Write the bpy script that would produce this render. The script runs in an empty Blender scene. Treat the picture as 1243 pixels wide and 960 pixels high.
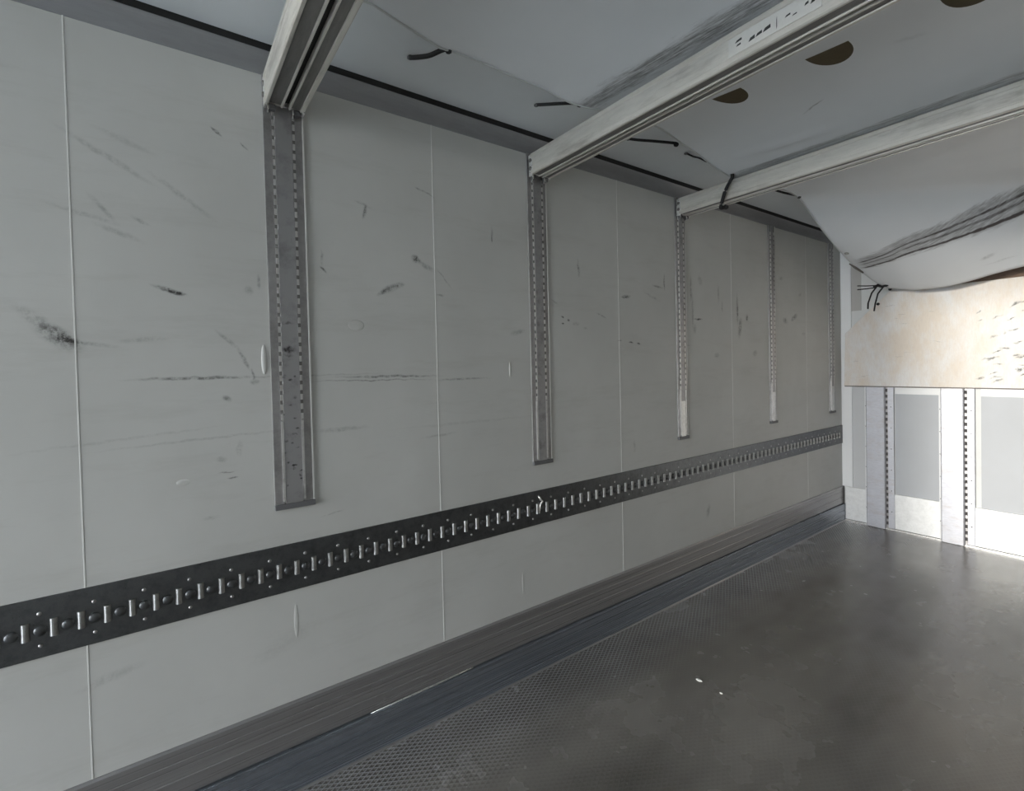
import bpy, bmesh, math, random
import numpy as np
from mathutils import Matrix, Vector, noise
random.seed(7)
S = bpy.context.scene
COL = S.collection
# ------------------------------------------------------------------ dimensions (metres)
XW = -1.7425      # inner face of the left wall
XR = 0.74         # inner face of the right wall
YB = 4.7587       # inner face of the back wall
YO = -5.0         # open loading end behind the camera
ZR = 2.458        # underside of the roof
# ------------------------------------------------------------------ camera
def set_camera():
    f, cy = 585.95, 455.1
    a, b, r = .9504, -.0184, -.0232
    fwd = np.array([-math.sin(a)*math.cos(b), math.cos(a)*math.cos(b), math.sin(b)])
    right = np.array([math.cos(a), math.sin(a), 0.]); up = np.cross(right, fwd)
    R2 = math.cos(r)*right+math.sin(r)*up; U2 = -math.sin(r)*right+math.cos(r)*up
    cam = bpy.data.cameras.new('camera'); o = bpy.data.objects.new('camera', cam); COL.objects.link(o)
    cam.sensor_fit = 'HORIZONTAL'; cam.sensor_width = 36; cam.lens = f/1243*36
    cam.shift_y = (cy-480)/1243; cam.clip_start = .02
    m = Matrix(((R2[0], U2[0], -fwd[0], 0), (R2[1], U2[1], -fwd[1], 0), (R2[2], U2[2], -fwd[2], 1.4), (0, 0, 0, 1)))
    o.matrix_world = m
    S.camera = o
set_camera()
# ------------------------------------------------------------------ world, sun, daylight, exposure
w = bpy.data.worlds.new('world'); S.world = w; w.use_nodes = True
nt = w.node_tree; bg = nt.nodes['Background']
tc = nt.nodes.new('ShaderNodeTexCoord'); sep = nt.nodes.new('ShaderNodeSeparateXYZ'); cr = nt.nodes.new('ShaderNodeValToRGB')
nt.links.new(tc.outputs['Generated'], sep.inputs[0]); nt.links.new(sep.outputs['Z'], cr.inputs[0]); nt.links.new(cr.outputs[0], bg.inputs['Color'])
cr.color_ramp.elements[0].position = 0.0; cr.color_ramp.elements[0].color = (1, .97, .92, 1)
cr.color_ramp.elements[1].position = .5; cr.color_ramp.elements[1].color = (.68, .82, 1, 1)
bg.inputs['Strength'].default_value = 9.0
def lamp(name, typ, loc, rot, **k):
    l = bpy.data.lights.new(name, typ); o = bpy.data.objects.new(name, l); COL.objects.link(o)
    o.location = loc; o.rotation_euler = rot
    for kk, v in k.items(): setattr(l, kk, v)
    return o
# sky light is sampled through the open loading end
p = lamp('sky_portal', 'AREA', ((XW+XR)/2, YO-.02, ZR/2), (math.radians(90), 0, 0), shape='RECTANGLE', size=2.48, size_y=2.46)
p.data.cycles.is_portal = True
SUN_DIR = Vector((0.062, 1, -0.05)).normalized()
sun = lamp('sun', 'SUN', (0, -20, 4), (0, 0, 0), energy=1.2, angle=math.radians(4.0), color=(1, .95, .86))
sun.rotation_euler = SUN_DIR.to_track_quat('-Z', 'Y').to_euler()
S.view_settings.view_transform = 'Standard'; S.view_settings.look = 'None'
S.view_settings.gamma = 1; S.view_settings.use_curve_mapping = False
S.view_settings.exposure = 1.05
S.cycles.max_bounces = 14; S.cycles.diffuse_bounces = 10
# ------------------------------------------------------------------ mesh helpers
class MB:
    def __init__(s): s.v = []; s.f = []; s.sm = []
    def add(s, vs, fs, smooth=False):
        n = len(s.v); s.v += [tuple(q) for q in vs]; s.f += [tuple(n+i for i in t) for t in fs]; s.sm += [smooth]*len(fs); return s
    def box(s, x0, x1, y0, y1, z0, z1):
        vs = [(x, y, z) for z in (z0, z1) for y in (y0, y1) for x in (x0, x1)]
        return s.add(vs, [(0, 2, 3, 1), (4, 5, 7, 6), (0, 1, 5, 4), (2, 6, 7, 3), (1, 3, 7, 5), (0, 4, 6, 2)])
    def prism(s, prof, axis, a, b):
        """closed 2-D profile extruded along an axis ('x','y','z') from a to b; profile gives the other two in order"""
        def mk(t, q):
            if axis == 'x': return (t, q[0], q[1])
            if axis == 'y': return (q[0], t, q[1])
            return (q[0], q[1], t)
        n = len(prof); vs = [mk(a, q) for q in prof]+[mk(b, q) for q in prof]
        fs = [(i, (i+1) % n, n+(i+1) % n, n+i) for i in range(n)]+[tuple(range(n))[::-1], tuple(range(n, 2*n))]
        return s.add(vs, fs)
    def tube(s, pts, r, seg=8):
        pts = [Vector(q) for q in pts]; n = len(pts); rings = []
        up = Vector((0, 0, 1))
        for i, q in enumerate(pts):
            t = (pts[min(i+1, n-1)]-pts[max(i-1, 0)]).normalized()
            a = t.cross(up if abs(t.z) < .9 else Vector((1, 0, 0))).normalized(); b = t.cross(a)
            rr = r[i] if isinstance(r, (list, tuple)) else r
            rings += [q+rr*(math.cos(2*math.pi*k/seg)*a+math.sin(2*math.pi*k/seg)*b) for k in range(seg)]
        fs = [(i*seg+k, i*seg+(k+1) % seg, (i+1)*seg+(k+1) % seg, (i+1)*seg+k) for i in range(n-1) for k in range(seg)]
        fs += [tuple(range(seg))[::-1], tuple(range((n-1)*seg, n*seg))]
        return s.add(rings, fs, True)
    def lathe(s, c, prof, axis, seg=14):
        """prof: (radius, height) pairs along axis vector from c"""
        c = Vector(c); ax = Vector(axis).normalized(); a = ax.orthogonal().normalized(); b = ax.cross(a)
        vs = []
        for (r, h) in prof: vs += [c+ax*h+r*(math.cos(2*math.pi*k/seg)*a+math.sin(2*math.pi*k/seg)*b) for k in range(seg)]
        fs = [(i*seg+k, i*seg+(k+1) % seg, (i+1)*seg+(k+1) % seg, (i+1)*seg+k) for i in range(len(prof)-1) for k in range(seg)]
        fs += [tuple(range(seg))[::-1], tuple(range((len(prof)-1)*seg, len(prof)*seg))]
        return s.add(vs, fs, True)
    def build(s, name, m, parent=None, bevel=0, origin=None, **props):
        me = bpy.data.meshes.new(name)
        o0 = Vector(origin) if origin else Vector((0, 0, 0))
        me.from_pydata([tuple(Vector(q)-o0) for q in s.v], [], s.f); me.update()
        bm = bmesh.new(); bm.from_mesh(me); bmesh.ops.recalc_face_normals(bm, faces=bm.faces); bm.to_mesh(me); bm.free()
        for pz, sm in zip(me.polygons, s.sm): pz.use_smooth = sm
        me.materials.append(m)
        o = bpy.data.objects.new(name, me); COL.objects.link(o); o.location = o0
        if parent:
            o.parent = parent; o.location = o0-Vector(parent['_w']) if '_w' in parent else o0
        o['_w'] = tuple(o0)
        if bevel:
            b = o.modifiers.new('bevel', 'BEVEL'); b.width = bevel; b.segments = 2; b.limit_method = 'ANGLE'
        for k, v in props.items(): o[k] = v
        return o
def thing(name, label, cat, loc, group=None):
    o = bpy.data.objects.new(name, None); COL.objects.link(o); o.location = loc; o['_w'] = tuple(loc)
    o['label'] = label; o['category'] = cat
    if group: o['group'] = group
    o.empty_display_size = .05
    return o
# ------------------------------------------------------------------ material helpers
class N:
    def __init__(s, name):
        s.m = bpy.data.materials.new(name); s.m.use_nodes = True; s.t = s.m.node_tree; s.b = s.t.nodes['Principled BSDF']
        s.geo = s.t.nodes.new('ShaderNodeTexCoord').outputs['Object']
        g = s.t.nodes.new('ShaderNodeNewGeometry'); s.pos = g.outputs['Position']
    def n(s, typ, **k):
        o = s.t.nodes.new('ShaderNode'+typ)
        for a, v in k.items(): setattr(o, a, v)
        return o
    def put(s, sock, v):
        if hasattr(v, 'is_linked') or hasattr(v, 'links'): s.t.links.new(v, sock)
        else: sock.default_value = v
    def math(s, op, a, b=0., clamp=False):
        o = s.n('Math', operation=op, use_clamp=clamp); s.put(o.inputs[0], a); s.put(o.inputs[1], b); return o.outputs[0]
    def noise(s, scale, detail=3, rough=.6, vec=None, stretch=None):
        v = vec or s.pos
        if stretch:
            mp = s.n('Mapping'); s.put(mp.inputs[0], v); mp.inputs['Scale'].default_value = stretch; v = mp.outputs[0]
        o = s.n('TexNoise'); s.put(o.inputs['Vector'], v); o.inputs['Scale'].default_value = scale
        o.inputs['Detail'].default_value = detail; o.inputs['Roughness'].default_value = rough; return o.outputs[0]
    def rng(s, v, a, b, c=0., d=1., kind='LINEAR'):
        o = s.n('MapRange', interpolation_type=kind); s.put(o.inputs['Value'], v)
        for i, q in zip(('From Min', 'From Max', 'To Min', 'To Max'), (a, b, c, d)): o.inputs[i].default_value = q
        return o.outputs[0]
    def mix(s, f, a, b):
        o = s.n('Mix', data_type='RGBA'); s.put(o.inputs[0], f)
        for sk, v in ((o.inputs[6], a), (o.inputs[7], b)):
            if isinstance(v, tuple): sk.default_value = (*v, 1) if len(v) == 3 else v
            else: s.t.links.new(v, sk)
        return o.outputs[2]
    def bump(s, h, strength=.3, dist=.01):
        o = s.n('Bump'); o.inputs['Strength'].default_value = strength; o.inputs['Distance'].default_value = dist
        s.t.links.new(h, o.inputs['Height']); s.t.links.new(o.outputs[0], s.b.inputs['Normal'])
    def set(s, **k):
        for a, v in k.items():
            sk = s.b.inputs[a.replace('_', ' ')]
            if isinstance(v, tuple) and len(v) == 3: v = (*v, 1)
            s.put(sk, v)
        return s
    def scuffs(s, axes, items, ragged=.012, rscale=14, streak=None):
        """wear marks and painted shadow specks: items = (u, v, half length, half width, angle deg, strength) in the plane of the surface"""
        sp = s.n('SeparateXYZ'); s.put(sp.inputs[0], s.pos)
        cb = s.n('CombineXYZ')
        for k, ax in enumerate(axes): s.t.links.new(sp.outputs[ax], cb.inputs[k])
        nz = s.n('TexNoise'); nz.inputs['Scale'].default_value = rscale; nz.inputs['Detail'].default_value = 3
        s.t.links.new(cb.outputs[0], nz.inputs['Vector'])
        sub = s.n('VectorMath', operation='SUBTRACT'); s.t.links.new(nz.outputs['Color'], sub.inputs[0]); sub.inputs[1].default_value = (.5, .5, .5)
        sc = s.n('VectorMath', operation='MULTIPLY'); s.t.links.new(sub.outputs[0], sc.inputs[0]); sc.inputs[1].default_value = (ragged*2, ragged*2, 0)
        ad = s.n('VectorMath', operation='ADD'); s.t.links.new(cb.outputs[0], ad.inputs[0]); s.t.links.new(sc.outputs[0], ad.inputs[1])
        tot = None
        for (u, v, a, b, ang, st) in items:
            mp = s.n('Mapping', vector_type='TEXTURE'); s.t.links.new(ad.outputs[0], mp.inputs[0])
            mp.inputs['Location'].default_value = (u, v, 0); mp.inputs['Rotation'].default_value = (0, 0, math.radians(ang)); mp.inputs['Scale'].default_value = (a, b, 1)
            ln = s.n('VectorMath', operation='LENGTH'); s.t.links.new(mp.outputs[0], ln.inputs[0])
            r = s.rng(ln.outputs['Value'], 1.0, .15, 0, st, 'SMOOTHSTEP')
            tot = r if tot is None else s.math('ADD', tot, r)
        gr = s.noise(60, 4, .75)
        return s.math('MULTIPLY', tot, s.rng(gr, .36, .60, .15, 1.), clamp=True)
def simple(name, col, rough=.6, metal=0., var=.0, scale=20, stretch=None):
    k = N(name)
    if var:
        nz = k.noise(scale, 4, .65, stretch=stretch)
        c2 = tuple(max(0, c*(1-var)) for c in col); c3 = tuple(min(1, c*(1+var)) for c in col)
        k.set(Base_Color=k.mix(k.rng(nz, .3, .7), c2, c3))
    else: k.set(Base_Color=col)
    return k.set(Roughness=rough, Metallic=metal).m
# ------------------------------------------------------------------ materials
def mat_wall(ya, yb):
    k = N('white_laminate_wall')
    sc = [ # y, z, half-length, half-width, angle, strength
     (.012,1.647,.055,.010,-18,1.0),(.03,1.64,.03,.006,-12,1.),(-.23,1.503,.075,.032,-38,.75),(-.26,1.54,.10,.022,-42,.35),(-.18,1.49,.09,.010,-8,.4),
     (-.117,2.007,.16,.012,-30,.28),(.05,1.93,.13,.011,-36,.28),(-.08,2.06,.10,.012,-20,.18),(.145,2.143,.022,.006,-40,.8),(.22,2.118,.02,.004,-40,.7),
     (-.17,1.84,.10,.010,-15,.30),(-.13,1.86,.06,.010,-50,.35),(-.05,1.84,.03,.008,-25,.35),(-.10,1.80,.08,.012,-20,.25),
     (.16,1.50,.06,.008,-42,.4),(.20,1.44,.05,.008,-65,.6),(.225,1.39,.03,.006,-85,.6),(.23,1.37,.02,.012,0,.5),
     (.604,1.974,.010,.034,-14,1.0),(.60,2.0,.05,.008,-20,.3),(.80,1.822,.028,.020,-30,1.1),(.84,1.80,.06,.014,-25,.5),(.92,1.76,.07,.005,-48,.35),
     (.696,1.703,.055,.018,24,.65),(.73,1.72,.03,.014,15,.55),(.66,1.685,.03,.010,30,.6),(.825,2.097,.03,.006,-10,.6),(.86,2.085,.04,.005,-20,.5),
     (.448,1.79,.006,.04,0,.4),(.452,1.75,.02,.006,-45,.9),(1.155,1.967,.008,.045,0,.4),(1.155,1.95,.004,.02,0,.7),(1.28,1.55,.05,.016,12,.45),(.90,1.69,.025,.006,0,.4),
     (1.661,1.876,.012,.055,4,.65),(1.50,1.70,.03,.006,-25,.5),(2.005,1.756,.05,.012,8,.8),(1.99,1.75,.03,.006,0,.8),
     (1.55,1.63,.012,.006,-30,1.2),(1.59,1.615,.012,.008,-20,1.2),(1.55,1.60,.012,.006,0,1.2),(1.64,1.60,.03,.014,0,.4),
     (1.815,1.648,.05,.006,-20,.6),(2.04,1.512,.025,.006,-5,1.4),(2.10,1.508,.02,.007,-8,1.4),(1.95,1.52,.02,.004,0,.9),(1.70,1.58,.02,.008,0,.3),
     (2.27,1.83,.06,.010,-5,.7),(2.33,1.86,.010,.06,0,.8),(2.22,1.77,.10,.01,-18,.3),
     (2.585,1.84,.012,.10,0,.7),(2.60,1.70,.012,.16,0,.5),(2.66,1.66,.06,.008,0,1.2),(2.62,1.60,.02,.04,0,.5),(2.88,1.83,.014,.08,0,.4),(2.92,1.75,.01,.05,0,.5),
     (3.10,1.74,.018,.13,0,.85),(3.13,1.62,.03,.09,-10,.8),(3.22,1.69,.02,.03,0,1.1),(2.68,1.90,.03,.04,30,.35),(3.32,1.45,.04,.03,20,.4),
     (3.90,1.72,.07,.025,24,1.0),(3.76,1.69,.05,.03,-10,.6),(3.70,2.0,.05,.02,0,.4),(4.0,1.9,.04,.02,20,.35),(4.05,1.60,.04,.02,0,.3),(2.05,.95,.015,.05,0,.25),(2.73,.465,.025,.06,-20,.45),
     (2.5,1.50,.09,.006,0,.6),(2.85,1.44,.04,.02,0,.4),(.88,1.13,.10,.008,3,.25),
     # long horizontal rub lines
     (.06,1.387,.19,.007,0,.75),(.33,1.384,.45,.005,0,.3),(.68,1.372,.26,.007,-1,.7),(.62,1.36,.30,.004,-1,.6),(1.0,1.352,.16,.007,0,.5),
     (-.1,1.22,.30,.006,4,.18),(.1,1.20,.35,.006,2,.22),(.5,1.19,.12,.012,0,.3),(1.05,1.17,.45,.008,0,.14),(.18,1.16,.012,.03,0,.35),(.13,1.13,.02,.012,0,.35),(.16,1.07,.02,.004,0,.9),(.14,1.09,.03,.003,0,.6),
     (.15,1.32,.02,.012,-20,.6),(-.05,1.50,.08,.010,6,.25),(.22,1.66,.02,.02,0,.35),(.25,1.69,.008,.03,0,.5),(.46,.90,.05,.004,5,.35),(.10,.955,.03,.008,0,.3),(-.15,.56,.10,.02,10,.2),(.3,.50,.15,.04,20,.10)]
    sc = [q for q in sc if q[0]+max(q[2], q[3]) > ya and q[0]-max(q[2], q[3]) < yb]
    msk = k.scuffs((1, 2), sc, ragged=.007, rscale=26) if sc else 0.
    base = k.mix(k.rng(k.noise(2.2, 4, .6), .3, .7), (.49, .49, .47), (.54, .54, .52))
    grime = k.rng(k.noise(5, 6, .75, stretch=(1, .35, 2.2)), .52, .75, 0, .22)
    c = k.mix(grime, base, (.30, .29, .26)); c = k.mix(msk, c, (.045, .042, .04))
    k.set(Base_Color=c, Roughness=k.rng(k.noise(9), .3, .7, .42, .55), Specular_IOR_Level=.35)
    h = k.math('ADD', k.noise(1.6, 2), k.math('MULTIPLY', k.noise(150, 2, stretch=(1, .35, 1)), .03)); k.bump(h, .25, .02)
    return k.m
def mat_alu(name, col, rough=.38, metal=.9, dirt=.35, scale=14, stretch=None, dcol=(.05, .045, .04), lo=.5):
    k = N(name); a = k.noise(scale, 6, .7, stretch=stretch); b = k.noise(scale*5, 4, .7, stretch=stretch)
    c = k.mix(k.rng(a, lo, lo+.25, 0, dirt), col, dcol); c = k.mix(k.rng(b, .35, .7, 0, .3), c, tuple(q*.6 for q in col))
    k.set(Base_Color=c, Metallic=metal, Roughness=k.rng(b, .3, .7, rough-.07, rough+.1)); k.bump(b, .08, .004)
    return k.m
M = {}
M['seam'] = simple('pale_sealant', (.62, .62, .60), .5)
M['back'] = simple('back_white', (.72, .73, .72), .5, 0, .04, 3)
M['panel'] = simple('back_grey_laminate', (.52, .54, .57), .6, 0, .03, 2)
M['rightw'] = simple('right_white', (.50, .50, .48), .5, 0, .05, 3)
M['roof'] = simple('roof_laminate', (.72, .745, .76), .5, 0, .04, 2)
M['rail_top'] = mat_alu('cove_grey_shade', (.30, .30, .31), .5, .35, .25, 4, (1, .2, 1))  # dark grey holds the shade of the downward-facing cove
M['rubber'] = simple('black_rubber', (.006, .006, .006), .7)
M['track'] = mat_alu('track_aluminium', (.40, .39, .39), .42, .75, .5, 9, None, (.10, .095, .09), .48)
M['track_face'] = mat_alu('track_face_worn', (.38, .375, .38), .45, .7, .8, 11, None, (.05, .045, .045), .50)
def mat_stained_face():
    k = N('track_face_stained'); a = k.noise(11, 6, .7); rnd = random.Random(9)
    it = [(.330, 1.473, .026, .015, 0, 1.6), (.330, 1.455, .02, .006, 0, .8), (.33, 1.56, .028, .006, 0, .7)]
    for i in range(26): it.append((.333+rnd.uniform(-.03, .03), rnd.uniform(1.02, 1.40), rnd.uniform(.004, .010), rnd.uniform(.003, .007), rnd.uniform(-20, 20), rnd.uniform(.7, 1.3)))
    m_ = k.scuffs((1, 2), it, .01, 40)
    c = k.mix(k.rng(a, .5, .75, 0, .5), (.38, .375, .38), (.08, .075, .075)); c = k.mix(m_, c, (.015, .013, .014))
    k.set(Base_Color=c, Metallic=k.rng(m_, 0, 1, .7, 0), Roughness=.45); return k.m
M['comb'] = mat_alu('track_slotted_edge', (.66, .65, .64), .35, .7, .4, 18)
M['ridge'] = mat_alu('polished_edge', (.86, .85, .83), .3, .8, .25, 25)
M['cap'] = simple('dark_plastic_cap', (.12, .12, .125), .5)
M['beam'] = mat_alu('beam_aluminium', (.72, .69, .63), .46, .5, .75, 7, (.35, 2, 2), (.16, .12, .09), .52)
M['beam_dark'] = mat_alu('beam_shade_and_bolts', (.24, .23, .22), .45, .6, .5, 8, (.3, 2, 2))  # darker copy of the beam metal, underside shade put into its colour
M['black'] = simple('black_shade_and_fittings', (.012, .011, .010), .8)  # plain black, also painted as shade in beam slots and floor gap
M['slot_dark'] = simple('post_slot_shade', (.06, .055, .055), .7)  # dark colour stands in for the shade inside the post slots
M['slot'] = simple('track_slot_shade', (.17, .165, .16), .6)  # grey strip colour stands in for shade in the track perforations
M['lash'] = mat_alu('lashing_rail_steel', (.13, .135, .14), .34, .85, .5, 30, None, (.03, .03, .03), .45)
M['lash_rod'] = mat_alu('lashing_rod_steel', (.40, .40, .39), .32, .9, .5, 60)
M['kick_hi'] = mat_alu('kick_plate_upper', (.36, .35, .35), .30, .65, .45, 3, (.3, .03, 16), (.12, .11, .105), .42)
M['kick_lo'] = mat_alu('kick_plate_lower', (.30, .325, .365), .27, .7, .45, 3, (.3, .03, 16), (.09, .10, .12), .42)
M['kick_back'] = mat_alu('kick_plate_back', (.92, .93, .93), .5, .35, .35, 6, (1, 1, 1), (.45, .47, .48), .62)
M['bright'] = mat_alu('back_post_aluminium', (.60, .61, .66), .45, .45, .5, 9, (.8, 1, 2.5), (.45, .38, .34), .50)
M['white_edge'] = simple('white_frame', (.90, .91, .92), .4)
M['wood'] = simple('brown_plywood', (.20, .13, .09), .7, 0, .25, 25, (1, 6, 6))
M['cord'] = simple('black_elastic', (.010, .010, .011), .75)
M['patch'] = simple('olive_brown_patch', (.085, .062, .028), .8, 0, .1, 60)
M['paper'] = simple('white_paper', (.85, .85, .82), .8)
M['sticker'] = simple('sticker_film', (.66, .64, .60), .5, 0, .06, 40)
M['ink'] = simple('black_ink', (.04, .04, .04), .7)
M['brass'] = simple('eyelet_metal', (.45, .44, .40), .35, .9)
def mat_plate():
    k = N('pale_plywood_plate')
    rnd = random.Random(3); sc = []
    for i in range(36): sc.append((rnd.uniform(-.86, -.55), rnd.uniform(1.2, 1.80), rnd.uniform(.015, .045), rnd.uniform(.006, .014), rnd.uniform(0, 40), rnd.uniform(.7, 1.3)))  # dark specks paint the dappled tree shadows on the board's right part
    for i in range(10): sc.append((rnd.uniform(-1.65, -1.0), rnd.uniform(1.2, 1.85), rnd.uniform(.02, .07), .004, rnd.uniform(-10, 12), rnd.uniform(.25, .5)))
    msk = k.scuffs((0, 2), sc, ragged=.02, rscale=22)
    a = k.noise(3.5, 6, .7, stretch=(1.6, 1, .8)); b = k.noise(40, 4, .7, stretch=(3, 1, .5))
    c = k.mix(k.rng(a, .40, .62), (.79, .775, .76), (.74, .66, .57)); c = k.mix(k.rng(b, .45, .75, 0, .35), c, (.58, .50, .46))
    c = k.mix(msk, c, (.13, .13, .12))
    k.set(Base_Color=c, Roughness=.45); k.bump(b, .1, .004); return k.m
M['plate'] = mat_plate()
def mat_floor():
    k = N('dark_antislip_floor')
    a = k.noise(1.6, 3, .55, stretch=(1.5, .6, 1)); b = k.noise(7, 3, .55)
    c = k.mix(k.rng(a, .30, .70), (.070, .064, .056), (.235, .220, .198)); c = k.mix(k.rng(b, .35, .8, 0, .16), c, (.26, .25, .235))
    sp = k.n('SeparateXYZ'); k.put(sp.inputs[0], k.pos)
    # worn-away tread in the middle, fresh mesh pattern along the wall
    sx = k.math('SINE', k.math('MULTIPLY', k.math('ADD', sp.outputs[0], k.math('MULTIPLY', sp.outputs[1], .58)), 2*math.pi/.019))
    sy = k.math('SINE', k.math('MULTIPLY', k.math('SUBTRACT', k.math('MULTIPLY', sp.outputs[1], .58), sp.outputs[0]), 2*math.pi/.019))
    mesh = k.math('MAXIMUM', sx, sy)
    edge = k.rng(k.math('ADD', sp.outputs[0], k.rng(k.noise(2.5), .2, .8, -.12, .12)), XW+.05, XW+.42, 1, .05, 'SMOOTHSTEP')
    hh = k.math('MULTIPLY', mesh, edge)
    c = k.mix(k.math('MULTIPLY', k.rng(mesh, .7, 1., 0, 1), k.math('MULTIPLY', edge, .75)), c, (.42, .42, .43))
    k.set(Base_Color=c, Roughness=k.math('ADD', k.rng(a, .3, .7, .17, .28), k.rng(b, .3, .7, -.02, .06)), Specular_IOR_Level=.8)
    k.bump(hh, .5, .003); return k.m
M['floor'] = mat_floor()
M['ground'] = simple('pale_yard_concrete', (.42, .41, .38), .9, 0, .15, 1)
# ------------------------------------------------------------------ setting
st = dict(kind='structure')
MB().box(XW-.08, XR+.08, YO, YB+.08, -.12, 0).build('floor', M['floor'], **st)
CUTS = [YO, -.198, .18, .54, .879, 1.25, 1.946, 2.55, 3.03, YB+.08]
wm = MB(); wv = []
for yc in CUTS: wv += [(XW, yc, 0), (XW, yc, ZR+.06), (XW-.08, yc, ZR+.06), (XW-.08, yc, 0)]
wf = [(4*a+k, 4*a+(k+1) % 4, 4*a+4+(k+1) % 4, 4*a+4+k) for a in range(len(CUTS)-1) for k in range(4)]
wm.add(wv, wf+[(0, 1, 2, 3), tuple(4*(len(CUTS)-1)+k for k in (3, 2, 1, 0))])
wl = wm.build('wall_left', mat_wall(CUTS[0], CUTS[1]), **st)
for a in range(1, len(CUTS)-1): wl.data.materials.append(mat_wall(CUTS[a], CUTS[a+1]))
for pg in wl.data.polygons:
    pg.material_index = max(0, min(len(CUTS)-2, sum(1 for q in CUTS[1:] if q <= pg.center.y)))
M['wall'] = wl.data.materials[0]
for ys in (-1.273, -.198, .879, 1.946, 3.03, 4.10):       # raised sealant lines of the panel joints
    MB().prism([(XW-.001, ys-.0024), (XW+.0010, ys-.0013), (XW+.0010, ys+.0013), (XW-.001, ys+.0024)], 'z', .28, 2.37).build('panel_joint', M['seam'], wl)
# pressed-in dents and blisters of the laminate
def blister(y, z, ry, rz, h=.006):
    m = MB(); vs = []; n = 10; k2 = 16
    for i in range(n):
        t = i/(n-1); 
        for j in range(k2):
            q = 2*math.pi*j/k2; vs.append((XW-.0005+h*math.cos(t*math.pi/2), y+ry*math.sin(t*math.pi/2)*math.cos(q), z+rz*math.sin(t*math.pi/2)*math.sin(q)))
    fs = [(i*k2+j, i*k2+(j+1) % k2, (i+1)*k2+(j+1) % k2, (i+1)*k2+j) for i in range(n-1) for j in range(k2)]
    return m.add(vs, fs, True).build('blister', M['wall'], wl)
blister(.258, 1.44, .009, .05, .005); blister(1.235, 1.385, .006, .035, .004); blister(.03, 1.075, .018, .010, .002); blister(.56, 1.56, .03, .02, .003); blister(1.28, .42, .006, .05, .002); blister(.33, .56, .008, .06, .002)
MB().box(XR, XR+.08, YO, YB+.08, 0, ZR+.06).build('wall_right', M['rightw'], **st)
wb = MB().box(XW, XR, YB, YB+.08, 0, ZR+.06).build('wall_back', M['back'], **st)
MB().box(XW, XR, YO, YB, ZR, ZR+.06).build('ceiling', M['roof'], **st)
MB().box(-40, 40, -60, 12, -1.25, -1.2).build('ground', M['ground'], **st)
# cove between wall and roof, black gap seal above it
prof = [(XW-.002, 2.358)]+[(XW+.016-.014*math.cos(t*math.pi/2/6), 2.362+.072*math.sin(t*math.pi/2/6)) for t in range(7)]+[(XW-.002, 2.436)]
MB().prism(prof, 'y', YO, YB).build('trim_1', M['rail_top'], label='grey aluminium cove strip along the top of the long wall', **st)
MB().box(XW, XW+.014, YO, YB, 2.436, ZR).build('trim_2', M['rubber'], label='black rubber seal line under the roof', **st)
# kick plate on the long wall: two extruded boards with grooves
bl = MB()
bl.prism([(XW-.001, .146), (XW+.008, .146), (XW+.010, .152), (XW+.010, .198), (XW+.008, .200), (XW+.008, .203), (XW+.010, .205), (XW+.010, .250), (XW+.008, .252), (XW+.008, .255), (XW+.010, .257), (XW+.010, .290), (XW+.004, .2955), (XW-.001, .2955)], 'y', YO, YB)
kb = bl.build('baseboard_left', M['kick_hi'], **st)
lo = MB().prism([(XW-.001, 0), (XW+.020, 0), (XW+.020, .030), (XW+.017, .032), (XW+.017, .036), (XW+.020, .038), (XW+.020, .085), (XW+.017, .087), (XW+.017, .090), (XW+.020, .092), (XW+.020, .141), (XW+.017, .143), (XW-.001, .143)], 'y', YO, YB)
lo.build('lower_board', M['kick_lo'], kb)
MB().prism([(XW+.019, 0), (XW+.027, 0), (XW+.027, .002), (XW+.022, .006), (XW+.019, .006)], 'y', YO, YB-.02).build('floor_bead', M['kick_hi'], kb)
MB().tube([(XW+.0125, .57, .146), (XW+.0135, .75, .147), (XW+.0135, .9, .148), (XW+.0125, 1.0, .149)], [.001, .0035, .0035, .003]).build('groove_highlight', M['ridge'], kb)  # bright tube added as the highlight along the groove
bb = MB().box(XW+.022, XR-.005, YB-.012, YB, .012, .295).build('baseboard_back', M['kick_back'], bevel=.003, **st)
MB().box(XW+.022, XR-.005, YB-.010, YB-.001, 0, .012).build('shadow_gap', M['black'], bb)  # black strip paints the shadow gap between kick plate and floor
MB().box(XW+.022, XR-.005, YB-.022, YB-.012, 0, .010).build('floor_angle', M['ridge'], bb)
# corner profile of the back wall and pale panels with white frames
MB().box(XW, XW+.078, YB-.012, YB, .296, ZR).build('trim_3', M['white_edge'], bevel=.003, **st)
MB().box(XW+.012, XW+.016, YB-.016, YB-.0125, .05, .296).build('trim_4', M['black'], **st)
def back_panel(x0, x1, z0=.296, z1=1.105):
    MB().box(x0, x1, YB-.004, YB, z0, z1).build('grey_panel', M['panel'], wb)
    MB().box(x0, x1, YB-.008, YB, z1, 1.2).build('panel_frame', M['white_edge'], wb)
MB().box(XW+.079, -1.57, YB-.004, YB, .296, 1.165).build('grey_panel', simple('light_laminate', (.62, .63, .64), .55, 0, .03, 2), wb)
back_panel(-1.365, -1.09); back_panel(-.862, -.60); 
MB().box(-1.664, -1.592, YB-.004, YB, 1.80, 2.195).build('grey_panel', simple('grey_insert', (.50, .49, .47), .6), wb)
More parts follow.
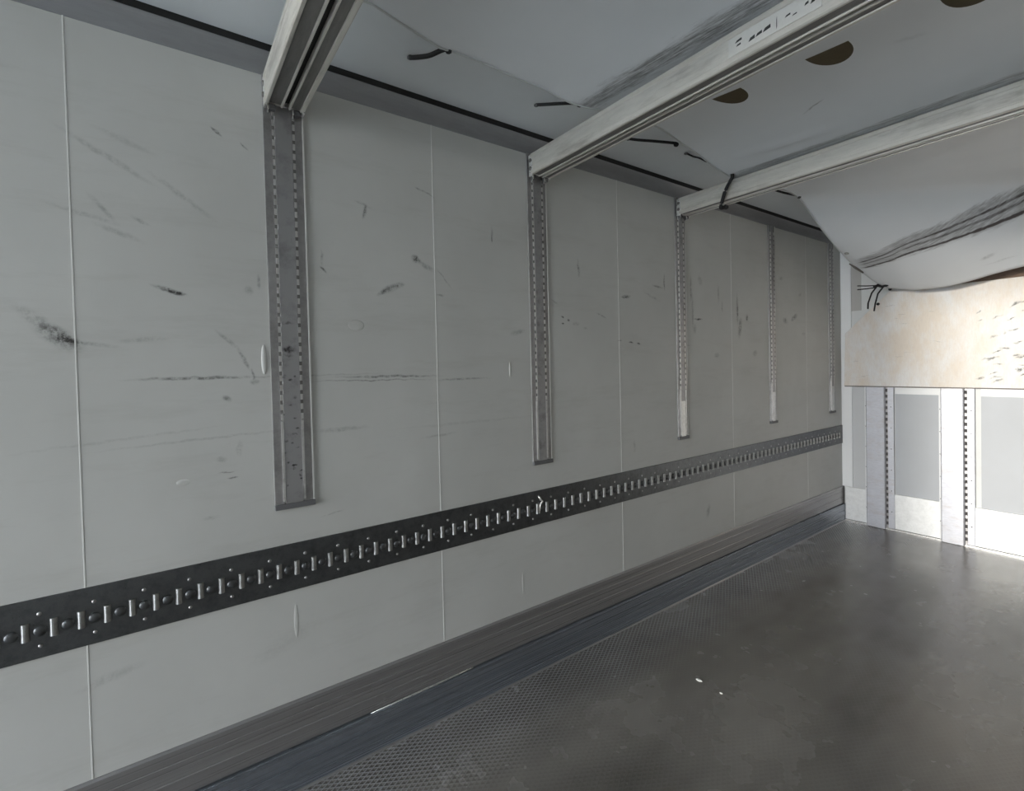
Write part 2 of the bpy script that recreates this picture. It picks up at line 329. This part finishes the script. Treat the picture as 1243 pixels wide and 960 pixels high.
# ------------------------------------------------------------------ tracks on the long wall
def make_track(y0, wd, label, fresh):
    t = thing('decking_track', label, 'wall track', (XW, y0+wd/2, .945), 'perforated decking tracks fixed to the long wall')
    y1 = y0+wd; z0, z1 = .958, 2.362; X = XW-.001
    fl = wd*.24
    m = MB(); m.box(X, XW+.006, y0, y0+fl, z0, z1); m.box(X, XW+.006, y1-fl, y1, z0, z1)
    m.build('side_flange', M['track'], t, .001, (XW, y0+wd/2, .945))
    MB().box(X, XW+.011, y0+fl+.004, y1-fl-.004, z0, z1).build('channel_face', mat_stained_face() if y0 < .5 else M['track_face'], t, .002, (XW, y0+wd/2, .945))
    for s_, yc in ((0, y0+fl), (1, y1-fl)):
        pr = [(X, z0+.012), (XW+.0125, z0+.012), (XW+.0125, 1.235)]; z = 1.24; hi = XW+.0125; lw = XW+.005
        while z < z1-.034:
            pr += [(lw, z-.004), (lw, z), (hi, z), (hi, z+.019)]; pr += [(lw, z+.019)]; z += .032
        pr += [(lw, z1), (X, z1)]
        a = MB(); n = len(pr); a.add([(q[0], yc-.0035, q[1]) for q in pr]+[(q[0], yc+.0035, q[1]) for q in pr], [(i, (i+1) % n, n+(i+1) % n, n+i) for i in range(n)]+[tuple(range(n))[::-1], tuple(range(n, 2*n))])
        b = MB().box(X, XW+.0085, yc-.0045, yc+.0045, 1.24, z1)
        a.build('slotted_edge', M['comb'], t, 0, (XW, yc, z0)); b.build('slot_row', M['slot'], t, 0, (XW, yc, z0))
    if fresh: MB().box(XW, XW+.0125, y0+fl+.006, y1-fl-.006, z0+.002, 1.17).build('bare_strip', M['comb'], t, .001, (XW, y0+wd/2, .945), label='unworn bright lower strip')
    MB().box(X, XW+.008, y1-.0005, y1+.004, z0, z1).build('sealant_line', M['seam'], t, 0, (XW, y1, z0))
    MB().prism([(y0-.001, .944), (y1+.005, .944), (y1+.005, .962), (y0-.001, .962)], 'x', X, XW+.014).build('end_cap', M['cap'], t, .002, (XW, y0, .945))
    return t
make_track(.276, .119, 'widest perforated aluminium wall track, at left below the nearest crossbeam', 0)
make_track(1.350, .107, 'perforated wall track directly below the crossbeam carrying a sticker', 0)
make_track(2.432, .094, 'perforated wall track below the crossbeam that has a black cord looped over it', 1)
make_track(3.508, .092, 'wall track without a beam, between the last crossbeam and the corner track', 1)
make_track(4.50, .098, 'wall track nearest the far corner, its top by the drooping tarpaulin', 1)
# ------------------------------------------------------------------ lashing rail
lr = thing('lashing_rail', 'dark steel lashing rail with rods and holes running along the white wall', 'lashing rail', (XW, 1.0, .668))
O = (XW, 1.0, .668)
XL = XW+.006
MB().box(XW-.001, XL, YO, YB-.004, .668, .824).build('rail_plate', M['lash'], lr, .001, O)
P = .0543; yr0 = -.316-2*.0543
i = 0; ys = []
y = yr0
while y < YB-.05: ys.append(y); y += P
def copy_at(src, dy):
    c = src.copy(); COL.objects.link(c); c.parent = src.parent; c.location = src.location+Vector((0, dy, 0)); return c
def half_round(y, z0, z1, r, h):
    n = 8; prof = [(XL-.001, y-r)]+[(XL+h*math.sin(math.pi*k/n), y-r*math.cos(math.pi*k/n)) for k in range(n+1)]+[(XL-.001, y+r)]
    return MB().prism(prof, 'z', z0, z1)
rod = half_round(ys[0], .720, .766, .0085, .008).build('rod', M['lash_rod'], lr, 0, (XL, ys[0], .74))
dome = MB().lathe((XL-.0005, ys[0]+P/2, .740), [(.0145, 0), (.0140, .003), (.0105, .0062), (.005, .0078), (.001, .008)], (1, 0, 0)).build('raised_stud', M['lash'], lr, 0, (XL, ys[0]+P/2, .74))
scr = MB().lathe((XL-.0005, ys[0]+P/2, .784), [(.0055, 0), (.005, .002), (.001, .003)], (1, 0, 0), 10).build('rivet', M['track'], lr, 0, (XL, ys[0]+P/2, .784))
scr2 = MB().lathe((XL-.0005, ys[0]+P/2, .700), [(.005, 0), (.0045, .002), (.001, .003)], (1, 0, 0), 10).build('rivet', M['track'], lr, 0, (XL, ys[0]+P/2, .70))
for k in range(1, len(ys)):
    copy_at(rod, k*P)
    if k < len(ys)-1: copy_at(dome, k*P)
    if k % 2 == 0 and k < len(ys)-1: copy_at(scr, k*P); copy_at(scr2, k*P)
hk = MB().tube([(XL, 1.375, .800), (XL+.008, 1.372, .797), (XL+.010, 1.38, .782), (XL+.008, 1.392, .775), (XL+.008, 1.378, .76), (XL+.004, 1.375, .72)], [.004, .005, .005, .004, .004, .003]).build('bent_tab', M['ridge'], lr, 0, (XL, 1.375, .78))
# ------------------------------------------------------------------ crossbeams
def make_beam(y0, wd, label, sticker=False, bolts=True):
    z0, z1 = 2.256, 2.350; xa, xb = XW+.030, XR-.012
    t = thing('crossbeam', label, 'crossbeam', (XW, y0+wd/2, z0), 'aluminium decking crossbeams'); O = (XW, y0+wd/2, z0)
    # downward-open double channel, cross-section in (y, z)
    y1 = y0+wd; c0 = y0+wd*.45; c1 = y0+wd*.60
    L_ = [(y0, z0+.004), (y0+.004, z0), (y0+wd*.10, z0), (y0+wd*.11, z0+.006), (c0-.006, z0+.006), (c0-.005, z0-.001), (c0, z0-.001), (c0, z0+.06),
          (c1, z0+.06), (c1, z0-.001), (c1+.005, z0-.001), (c1+.006, z0+.005), (y1-wd*.13, z0+.005), (y1-wd*.12, z0), (y1-.004, z0), (y1, z0+.004), (y1, z1-.004), (y1-.004, z1), (y0+.004, z1), (y0, z1-.004), (y0, z1-.018), (y0+.002, z1-.020), (y0+.002, z0+.020), (y0, z0+.018)]
    MB().prism(L_, 'x', xa, xb).build('beam_body', M['beam'], t, 0, O)
    MB().box(xa+.002, xb-.002, c0-.001, c1+.001, z0+.018, z0+.066).build('slot_shade', M['black'], t, 0, O)  # black filler paints the shade inside the open slot
    MB().box(xa+.01, xb-.002, y0+wd*.12, c0-.007, z0+.0035, z0+.007).build('underside_shade', M['beam_dark'], t, 0, O)  # dark strips carry the shade of the beam's underside
    MB().box(xa+.01, xb-.002, c1+.007, y1-wd*.14, z0+.0028, z0+.006).build('underside_shade', M['beam_dark'], t, 0, O)
    e = MB(); e.box(XW+.0125, xa+.01, y0+.001, y0+.009, z0-.006, z1-.004); e.box(XW+.0125, xa+.01, y1-.009, y1-.001, z0-.006, z1-.004); e.box(XW+.0125, XW+.018, y0+.001, y1-.001, z0+.01, z1-.01)
    eb = e.build('end_bracket', M['ridge'], t, .002, O)
    for (yy, zz) in ((y0-.001, z0+.028), (y0-.001, z1-.03)):
        MB().lathe((XW+.028, yy+.002, zz), [(.0085, 0), (.0085, .003), (.006, .005)], (0, -1, 0), 12).build('bolt', M['beam_dark'], t, 0, O)
    for yy in (y0+wd*.2, y1-wd*.2):
        h = MB(); h.box(XW+.0135, XW+.034, yy-.010, yy+.010, z0-.014, z0+.004); h.box(XW+.020, XW+.030, yy-.014, yy-.006, z0-.024, z0-.010); h.build('locking_hook', M['cap'], eb, .003, O)
        eb_h = MB().tube([(XW+.034, yy-.013, z0-.002), (XW+.037, yy-.013, z0-.014), (XW+.030, yy-.013, z0-.026)], .003).build('hook_spring', M['ridge'], eb, 0, O)
    if sticker:
        sk = MB().box(-.775, -.53, y0-.0004, y0+.003, z0+.022, z1-.022).build('sticker', M['sticker'], t, 0, O, label='pale paper sticker with small dark print')
        for (xa_, xb_, zc, hh) in ((-.755, -.735, 2.312, .004), (-.752, -.738, 2.300, .003), (-.716, -.698, 2.297, .006), (-.696, -.678, 2.299, .005), (-.676, -.655, 2.301, .006), (-.640, -.638, 2.300, .016), (-.618, -.604, 2.303, .003), (-.600, -.588, 2.296, .002), (-.570, -.560, 2.306, .004), (-.556, -.545, 2.303, .005)):
            mk = MB().prism([(xa_, zc-hh), (xb_, zc-hh*.6), (xb_, zc+hh), (xa_+.3*(xb_-xa_), zc+hh*.5)], 'y', y0-.0009, y0+.001)
            mk.build('print_mark', M['ink'], sk, 0, O)
    return t
make_beam(.276, .123, 'crossbeam nearest the viewer, cut by the top edge, its dark underside slot in view')
make_beam(1.352, .112, 'long crossbeam with a paper sticker on its scuffed side', True)
make_beam(2.436, .100, 'scuffed crossbeam with a black cord looped around its left end')
# ------------------------------------------------------------------ tarpaulin under the roof
XT = -1.40
KY = [-1.6, .20, .50, .80, 1.02, 1.16, 1.30, 1.48, 1.80, 2.10, 2.40, 2.55, 2.9, 3.15, 3.35, 3.55, 3.75, 3.95, 4.10, 4.22, 4.36, 4.50]
ZL_ = [2.43, 2.43, 2.435, 2.43, 2.417, 2.411, 2.395, 2.40, 2.43, 2.42, 2.372, 2.37, 2.40, 2.385, 2.30, 2.22, 2.165, 2.115, 2.07, 2.02, 1.96, 1.925]
ZR_ = [2.40, 2.38, 2.395, 2.39, 2.385, 2.375, 2.362, 2.362, 2.385, 2.38, 2.362, 2.362, 2.39, 2.39, 2.385, 2.38, 2.37, 2.35, 2.32, 2.26, 2.11, 1.955]
def smooth(t): t = max(0, min(1, t)); return t*t*(3-2*t)
def interp(y, Z):
    if y <= KY[0]: return Z[0]
    for a in range(len(KY)-1):
        if y <= KY[a+1]:
            t = (y-KY[a])/(KY[a+1]-KY[a])
            m0 = (Z[a+1]-Z[max(a-1, 0)])/(KY[a+1]-KY[max(a-1, 0)]); m1 = (Z[min(a+2, len(KY)-1)]-Z[a])/(KY[min(a+2, len(KY)-1)]-KY[a]); h = KY[a+1]-KY[a]
            return (2*t**3-3*t*t+1)*Z[a]+(t**3-2*t*t+t)*h*m0+(-2*t**3+3*t*t)*Z[a+1]+(t**3-t*t)*h*m1
    return Z[-1]
def tarp_z(x, y):
    u = (x-XT)/.80
    k = 1-math.log(1+math.exp((1-u)*8))/8 if u > 0 else 0
    k = max(0, min(1, k))
    yc = 3.16+max(0, min(x, .7)-XT)*1.08; yc = min(yc, 4.12); sp = (y-yc)/.03
    adv = (math.log(1+math.exp(sp))*.03 if sp < 30 else y-yc)/(4.5-yc)
    zend = float(np.interp(x, [-1.4, -1.35, -1.17, -.99, -.78, -.61, .7], [1.95, 1.925, 1.888, 1.895, 1.93, 1.955, 1.97]))
    flat = interp(min(y, 3.0), ZL_)*(1-k)+interp(min(y, 3.0), ZR_)*k
    z = flat-(flat-zend)*min(1.02, adv+.08*math.sin(math.pi*min(1, max(0, adv)))*(1-.4*k))
    near = min(abs(y-1.40), abs(y-2.485)); q = smooth((near-.06)/.25)
    z += q*.014*noise.noise(Vector((x*1.7, y*1.9, 3.1)))+q*.004*noise.noise(Vector((x*6, y*6, 1.)))
    z += .03*math.exp(-((y-2.30-.10*(x+1.0))/.02)**2)*math.exp(-((x+1.05)/.16)**2)*-.35
    if y > 3.4: z -= .005*smooth((y-3.4)/.4)*math.sin((x+1.4)*9-y*2)
    if near < .075 and y < 3: z = max(z, 2.3545)
    return min(z, 2.438)
def tarp_edge(y):        # left hem wanders a little, cords pull it towards the wall
    kx = [(-1.6, -1.36), (.5, -1.335), (.74, -1.40), (1.0, -1.385), (1.25, -1.37), (1.45, -1.33), (1.75, -1.345), (2.0, -1.385), (2.25, -1.40), (2.5, -1.40), (3.1, -1.385), (3.5, -1.40), (4.1, -1.41), (4.36, -1.385), (4.5, -1.33)]
    return float(np.interp(y, [a for a, b in kx], [b for a, b in kx]))
def tarp_back(x):        # free end
    return 4.50
ny, nx = 260, 110
m = MB(); vs = []
for j in range(ny+1):
    y = -1.6+(4.5+1.6)*j/ny; xe = tarp_edge(y)
    for i in range(nx+1):
        x = xe+(XR-.03-xe)*(i/nx); vs.append((x, y, tarp_z(x, y)))
m.add(vs, [(j*(nx+1)+i, j*(nx+1)+i+1, (j+1)*(nx+1)+i+1, (j+1)*(nx+1)+i) for j in range(ny) for i in range(nx)], True)
def mat_tarp():
    k = N('grey_white_tarpaulin')
    sp = k.n('SeparateXYZ'); k.put(sp.inputs[0], k.pos); X, Y = sp.outputs[0], sp.outputs[1]
    yy = k.math('SUBTRACT', Y, k.math('MULTIPLY', k.math('ADD', X, 1.0), -.02))
    st = k.noise(11, 6, .75, stretch=(.5, 3.0, 1)); fine = k.noise(30, 5, .75, stretch=(.35, 4, 1))
    def band(c, h, soft, amt):
        d = k.math('ABSOLUTE', k.math('SUBTRACT', yy, c)); return k.rng(k.math('ADD', d, k.rng(st, .3, .7, -soft*.6, soft*.6)), h, h+soft, amt, 0, 'SMOOTHSTEP')
    y0_ = yy; xo = k.math('ADD', X, 1.08)
    yy = k.math('SUBTRACT', Y, k.math('SUBTRACT', k.math('MULTIPLY', k.math('SQRT', k.math('ADD', k.math('MULTIPLY', xo, xo), .01)), .36), .035))
    b = band(3.975, .058, .035, .7)
    lines = k.math('ADD', band(3.95, .004, .006, .5), k.math('ADD', band(3.985, .004, .006, .35), band(4.035, .004, .008, .75)))
    yy = y0_
    b = k.math('ADD', k.math('MULTIPLY', b, k.rng(fine, .35, .65, .25, 1)), lines)
    rub = k.math('ADD', band(1.33, .016, .04, .8), band(2.425, .008, .02, .6)); rub = k.math('MULTIPLY', rub, k.rng(fine, .38, .6, .2, 1))
    b = k.math('MAXIMUM', b, rub)
    b = k.math('MULTIPLY', b, k.rng(X, -1.39, -1.33, 0, 1), clamp=True)
    sc = k.scuffs((0, 1), [(-.86, 2.10, .07, .008, -30, .6), (-.92, 2.95, .05, .006, -40, .5), (-.75, 4.33, .05, .02, 0, .4), (-.5, 1.9, .06, .02, 20, .15), (-.7, 4.40, .10, .01, 10, .25)], .01)
    base = k.mix(k.rng(k.noise(1.5, 3), .3, .7), (.72, .745, .77), (.78, .80, .82))
    c = k.mix(b, base, (.07, .06, .06)); c = k.mix(sc, c, (.12, .12, .12))
    k.set(Base_Color=c, Roughness=.42, Specular_IOR_Level=.4); k.bump(k.noise(5, 3), .2, .01); return k.m
tarp = m.build('tarpaulin', mat_tarp(), origin=(-.4, 1.5, 2.4), label='grey-white tarpaulin slung under the roof over the crossbeams, drooping at the far end', category='tarpaulin')
so = tarp.modifiers.new('thickness', 'SOLIDIFY'); so.thickness = .0015; so.offset = 1
TO = Vector((-.4, 1.5, 2.4))
for (cx_, cy_, wx) in ((-1.012, 1.752, .056), (-.676, 1.760, .062), (-.335, 1.765, .062)):   # half-moon patches
    vs = []; fs = []; n = 20
    for rr in range(5):
        for a in range(n+1):
            t = math.pi*a/n; x = cx_+wx*rr/4*math.cos(t); y = cy_-.01+.115*rr/4*math.sin(t)**.8+.02*(x-cx_); vs.append((x, y, tarp_z(x, y)-.002))
    fs = [(r_*(n+1)+a, r_*(n+1)+a+1, (r_+1)*(n+1)+a+1, (r_+1)*(n+1)+a) for r_ in range(4) for a in range(n)]
    MB().add(vs, fs, True).build('patch', M['patch'], tarp, 0, tuple(TO), label='dark olive brown half-moon patch')
def hem():
    pts = []; y = -1.6
    while y <= 4.5: pts.append((tarp_edge(y)+.003, y, tarp_z(tarp_edge(y)+.003, y)-.002)); y += .06
    return MB().tube(pts, .0035, 6).build('hem', simple('pale_hem', (.56, .58, .58), .5), tarp, 0, tuple(TO))
hem()
eye_y = 3.86
ex = tarp_edge(eye_y)+.03
ring = [(ex+.011*math.cos(t*math.pi/6), eye_y+.014*math.sin(t*math.pi/6), tarp_z(ex, eye_y)-.004-.008*math.sin(t*math.pi/6)*.3) for t in range(13)]
MB().tube(ring, .0032, 6).build('eyelet', M['brass'], tarp, 0, tuple(TO))
# rope stitched in the hem corner
MB().tube([(-1.415, 4.02, tarp_z(-1.40, 4.02)-.008), (-1.405, 4.10, tarp_z(-1.4, 4.10)-.008), (-1.39, 4.19, tarp_z(-1.39, 4.19)-.008)], [.004, .008, .006]).build('hem_rope', simple('dirty_rope', (.14, .13, .12), .9), tarp, 0, tuple(TO))
# ------------------------------------------------------------------ elastic cords
def cord(pts, r, label, knob=True, hook=True):
    o = Vector(pts[0]); t = thing('elastic_cord', label, 'cord', tuple(o), 'black elastic cords on the tarpaulin hem')
    # smooth the polyline
    P_ = [Vector(q) for q in pts]; out = []
    for a in range(len(P_)-1):
        for s_ in range(6):
            u = s_/6; p0 = P_[max(a-1, 0)]; p1 = P_[a]; p2 = P_[a+1]; p3 = P_[min(a+2, len(P_)-1)]
            out.append(.5*((2*p1)+(-p0+p2)*u+(2*p0-5*p1+4*p2-p3)*u*u+(-p0+3*p1-3*p2+p3)*u**3))
    out.append(P_[-1])
    MB().tube(out, r).build('cord', M['cord'], t, 0, tuple(o))
    if knob:
        MB().lathe(out[-1]-Vector((.0, .0, .006)), [(.003, -.012), (.009, -.008), (.011, 0), (.009, .008), (.003, .012)], (out[-1]-out[-2]).normalized()).build('knot', M['cord'], t, 0, tuple(o))
    if hook: MB().lathe(out[0], [(.010, 0), (.010, .004), (.004, .008)], (0, 0, -1)).build('roof_hook', M['cap'], t, 0, tuple(o))
cord([(-1.530, .70, 2.452), (-1.50, .70, 2.435), (-1.46, .735, 2.432), (-1.42, .762, 2.438), (-1.40, .777, 2.438)], .0075, 'thick black elastic cord on the roof panel beside the nearest crossbeam')
cord([(-1.530, 1.245, 2.452), (-1.49, 1.26, 2.44), (-1.45, 1.30, 2.437), (-1.40, 1.36, 2.435)], .0065, 'short black cord just left of the crossbeam with the sticker')
cord([(-1.525, 1.79, 2.452), (-1.49, 1.82, 2.44), (-1.45, 1.89, 2.436), (-1.40, 1.98, 2.43)], .0065, 'black cord tied straight between roof and hem, below the sticker beam')
cord([(-1.47, 2.16, 2.452), (-1.45, 2.19, 2.435), (-1.43, 2.21, 2.425), (-1.40, 2.23, 2.40)], .0045, 'small faint cord end at the hem just before the last crossbeam', False)
cord([(-1.372, 2.412, 2.368), (-1.378, 2.420, 2.352), (-1.39, 2.418, 2.335), (-1.415, 2.414, 2.29), (-1.435, 2.415, 2.235), (-1.445, 2.425, 2.215), (-1.430, 2.45, 2.225)], .009, 'black cord looped down over the end of the last crossbeam', True, False)
cord([(-1.475, 3.02, 2.452), (-1.455, 3.04, 2.43), (-1.42, 3.10, 2.412), (-1.38, 3.17, 2.398)], .0065, 'short black cord where the tarpaulin starts to droop')
c = Vector((-1.385, 4.42, 1.945))
def loose(pts, label): cord(pts, .0048, label, False)
t = thing('elastic_cord', 'tangled black cords tied at the drooping corner of the tarpaulin by the plywood board', 'cord', tuple(c), 'black elastic cords on the tarpaulin hem')
MB().tube([(-1.53, 4.50, 1.975), (-1.46, 4.47, 1.962), (-1.385, 4.42, 1.950)], .0042).build('cord_strand', M['cord'], t, 0, tuple(c))
MB().tube([(-1.53, 4.50, 1.945), (-1.46, 4.47, 1.940), (-1.385, 4.42, 1.935)], .0042).build('cord_strand', M['cord'], t, 0, tuple(c))
MB().tube([(-1.375, 4.42, 1.945), (-1.42, 4.45, 1.90), (-1.46, 4.50, 1.83), (-1.475, 4.54, 1.79)], .0055).build('cord_strand', M['cord'], t, 0, tuple(c))
MB().tube([(-1.335, 4.42, 1.935), (-1.38, 4.45, 1.89), (-1.42, 4.52, 1.82), (-1.44, 4.56, 1.77)], .0055).build('cord_strand', M['cord'], t, 0, tuple(c))
MB().tube([(-1.40, 4.43, 1.942), (-1.37, 4.42, 1.950), (-1.35, 4.43, 1.937), (-1.32, 4.43, 1.942), (-1.30, 4.44, 1.952)], [.008, .012, .008, .010, .004]).build('knot', M['cord'], t, 0, tuple(c))
# ------------------------------------------------------------------ back wall fittings
def make_post(x0, label):
    z0, z1 = .004, 1.20; yb = YB-.0125; O = (x0+.09, YB, 0)
    t = thing('anchor_post', label, 'wall post', O, 'slotted aluminium posts on the back wall')
    f_ = yb-.030
    MB().prism([(x0, yb), (x0, f_+.006), (x0+.006, f_), (x0+.125, f_), (x0+.131, f_+.006), (x0+.131, yb)], 'z', z0, z1).build('post_face', M['bright'], t, 0, O)
    MB().box(x0+.131, x0+.146, yb-.004, yb, z0, z1).build('slot_channel', M['black'] if False else M['track'], t, 0, O)
    yf = yb-.003; yr = yb-.0085; pr = [(yf, .02)]; z = .04
    while z < z1-.05:
        pr += [(yf-.0001, z), (yr, z), (yr, z+.024), (yf-.0001, z+.024)]; z += .047
    pr += [(yf, z1-.01), (yf+.001, z1-.01), (yf+.001, .02)]
    s = MB().prism(pr, 'x', x0+.132, x0+.145); s.build('slot_row', M['slot_dark'], t, 0, O)
    MB().box(x0+.146, x0+.186, yb-.012, yb, z0+.01, z1).build('side_flange', M['bright'], t, .001, O)
    MB().box(x0-.014, x0-.001, yb-.006, yb, z0+.01, z1).build('edge_strip', M['white_edge'], t, .001, O)
    r = MB()
    for k in range(6):
        r.lathe((x0+.168, yb-.012, .15+k*.17), [(.004, 0), (.003, .002)], (0, -1, 0), 8); r.lathe((x0-.008, yb-.006, .15+k*.17), [(.003, 0), (.002, .002)], (0, -1, 0), 8)
    r.build('rivet_row', M['cap'], t, 0, O)
make_post(-1.556, 'slotted silver post on the back wall nearest the corner')
make_post(-1.079, 'slotted silver post on the back wall, further right, away from the corner')
pl = thing('plywood_board', 'large pale sunlit board with one cut corner, mounted across the back wall', 'board', (-.5, YB, 1.168))
O = (-.5, YB, 1.168)
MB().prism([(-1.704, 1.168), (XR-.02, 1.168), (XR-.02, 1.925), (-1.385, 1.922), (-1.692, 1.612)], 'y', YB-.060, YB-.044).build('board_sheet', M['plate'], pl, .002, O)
MB().box(-1.700, XR-.02, YB-.0605, YB-.045, 1.160, 1.168).build('bottom_edge', simple('shadow_edge', (.20, .18, .17), .7), pl, 0, O)  # dark strip paints the shadow line below the board
for xx in (-1.30, -.75, .2): MB().box(xx, xx+.06, YB-.044, YB-.009, 1.30, 1.40).build('spacer', M['wood'], pl, 0, O)
for (x, z) in ((-1.456, 1.833), (-1.385, 1.945)):
    MB().lathe((x, YB-.060 if z < 1.9 else YB-.03, z), [(.011, 0), (.011, .006), (.006, .009)], (0, -1, 0)).build('bolt', M['black'], pl, 0, O)
MB().box(-1.18, XR-.03, YB-.040, YB-.0001, 1.925, 2.02).build('wooden_batten', M['wood'], None, .002, (-.2, YB, 1.93), label='brown wooden batten behind the tarpaulin, above the pale board', category='batten')
# ------------------------------------------------------------------ litter
def bit(x, y, s, label):
    m = MB(); m.prism([(x-s, y-.4*s), (x+.2*s, y-.5*s), (x+s, y+.1*s), (x+.1*s, y+.45*s), (x-.8*s, y+.2*s)], 'z', .0005, .003+s*.1)
    m.build('paper_scrap', M['paper'], None, 0, (x, y, 0), label=label, category='litter')
bit(-1.245, 1.862, .013, 'larger white paper scrap lying on the dark floor')
bit(-1.14, 1.86, .006, 'tiny white crumb on the floor just right of the paper scrap')
for o in bpy.data.objects:
    if '_w' in o: del o['_w']
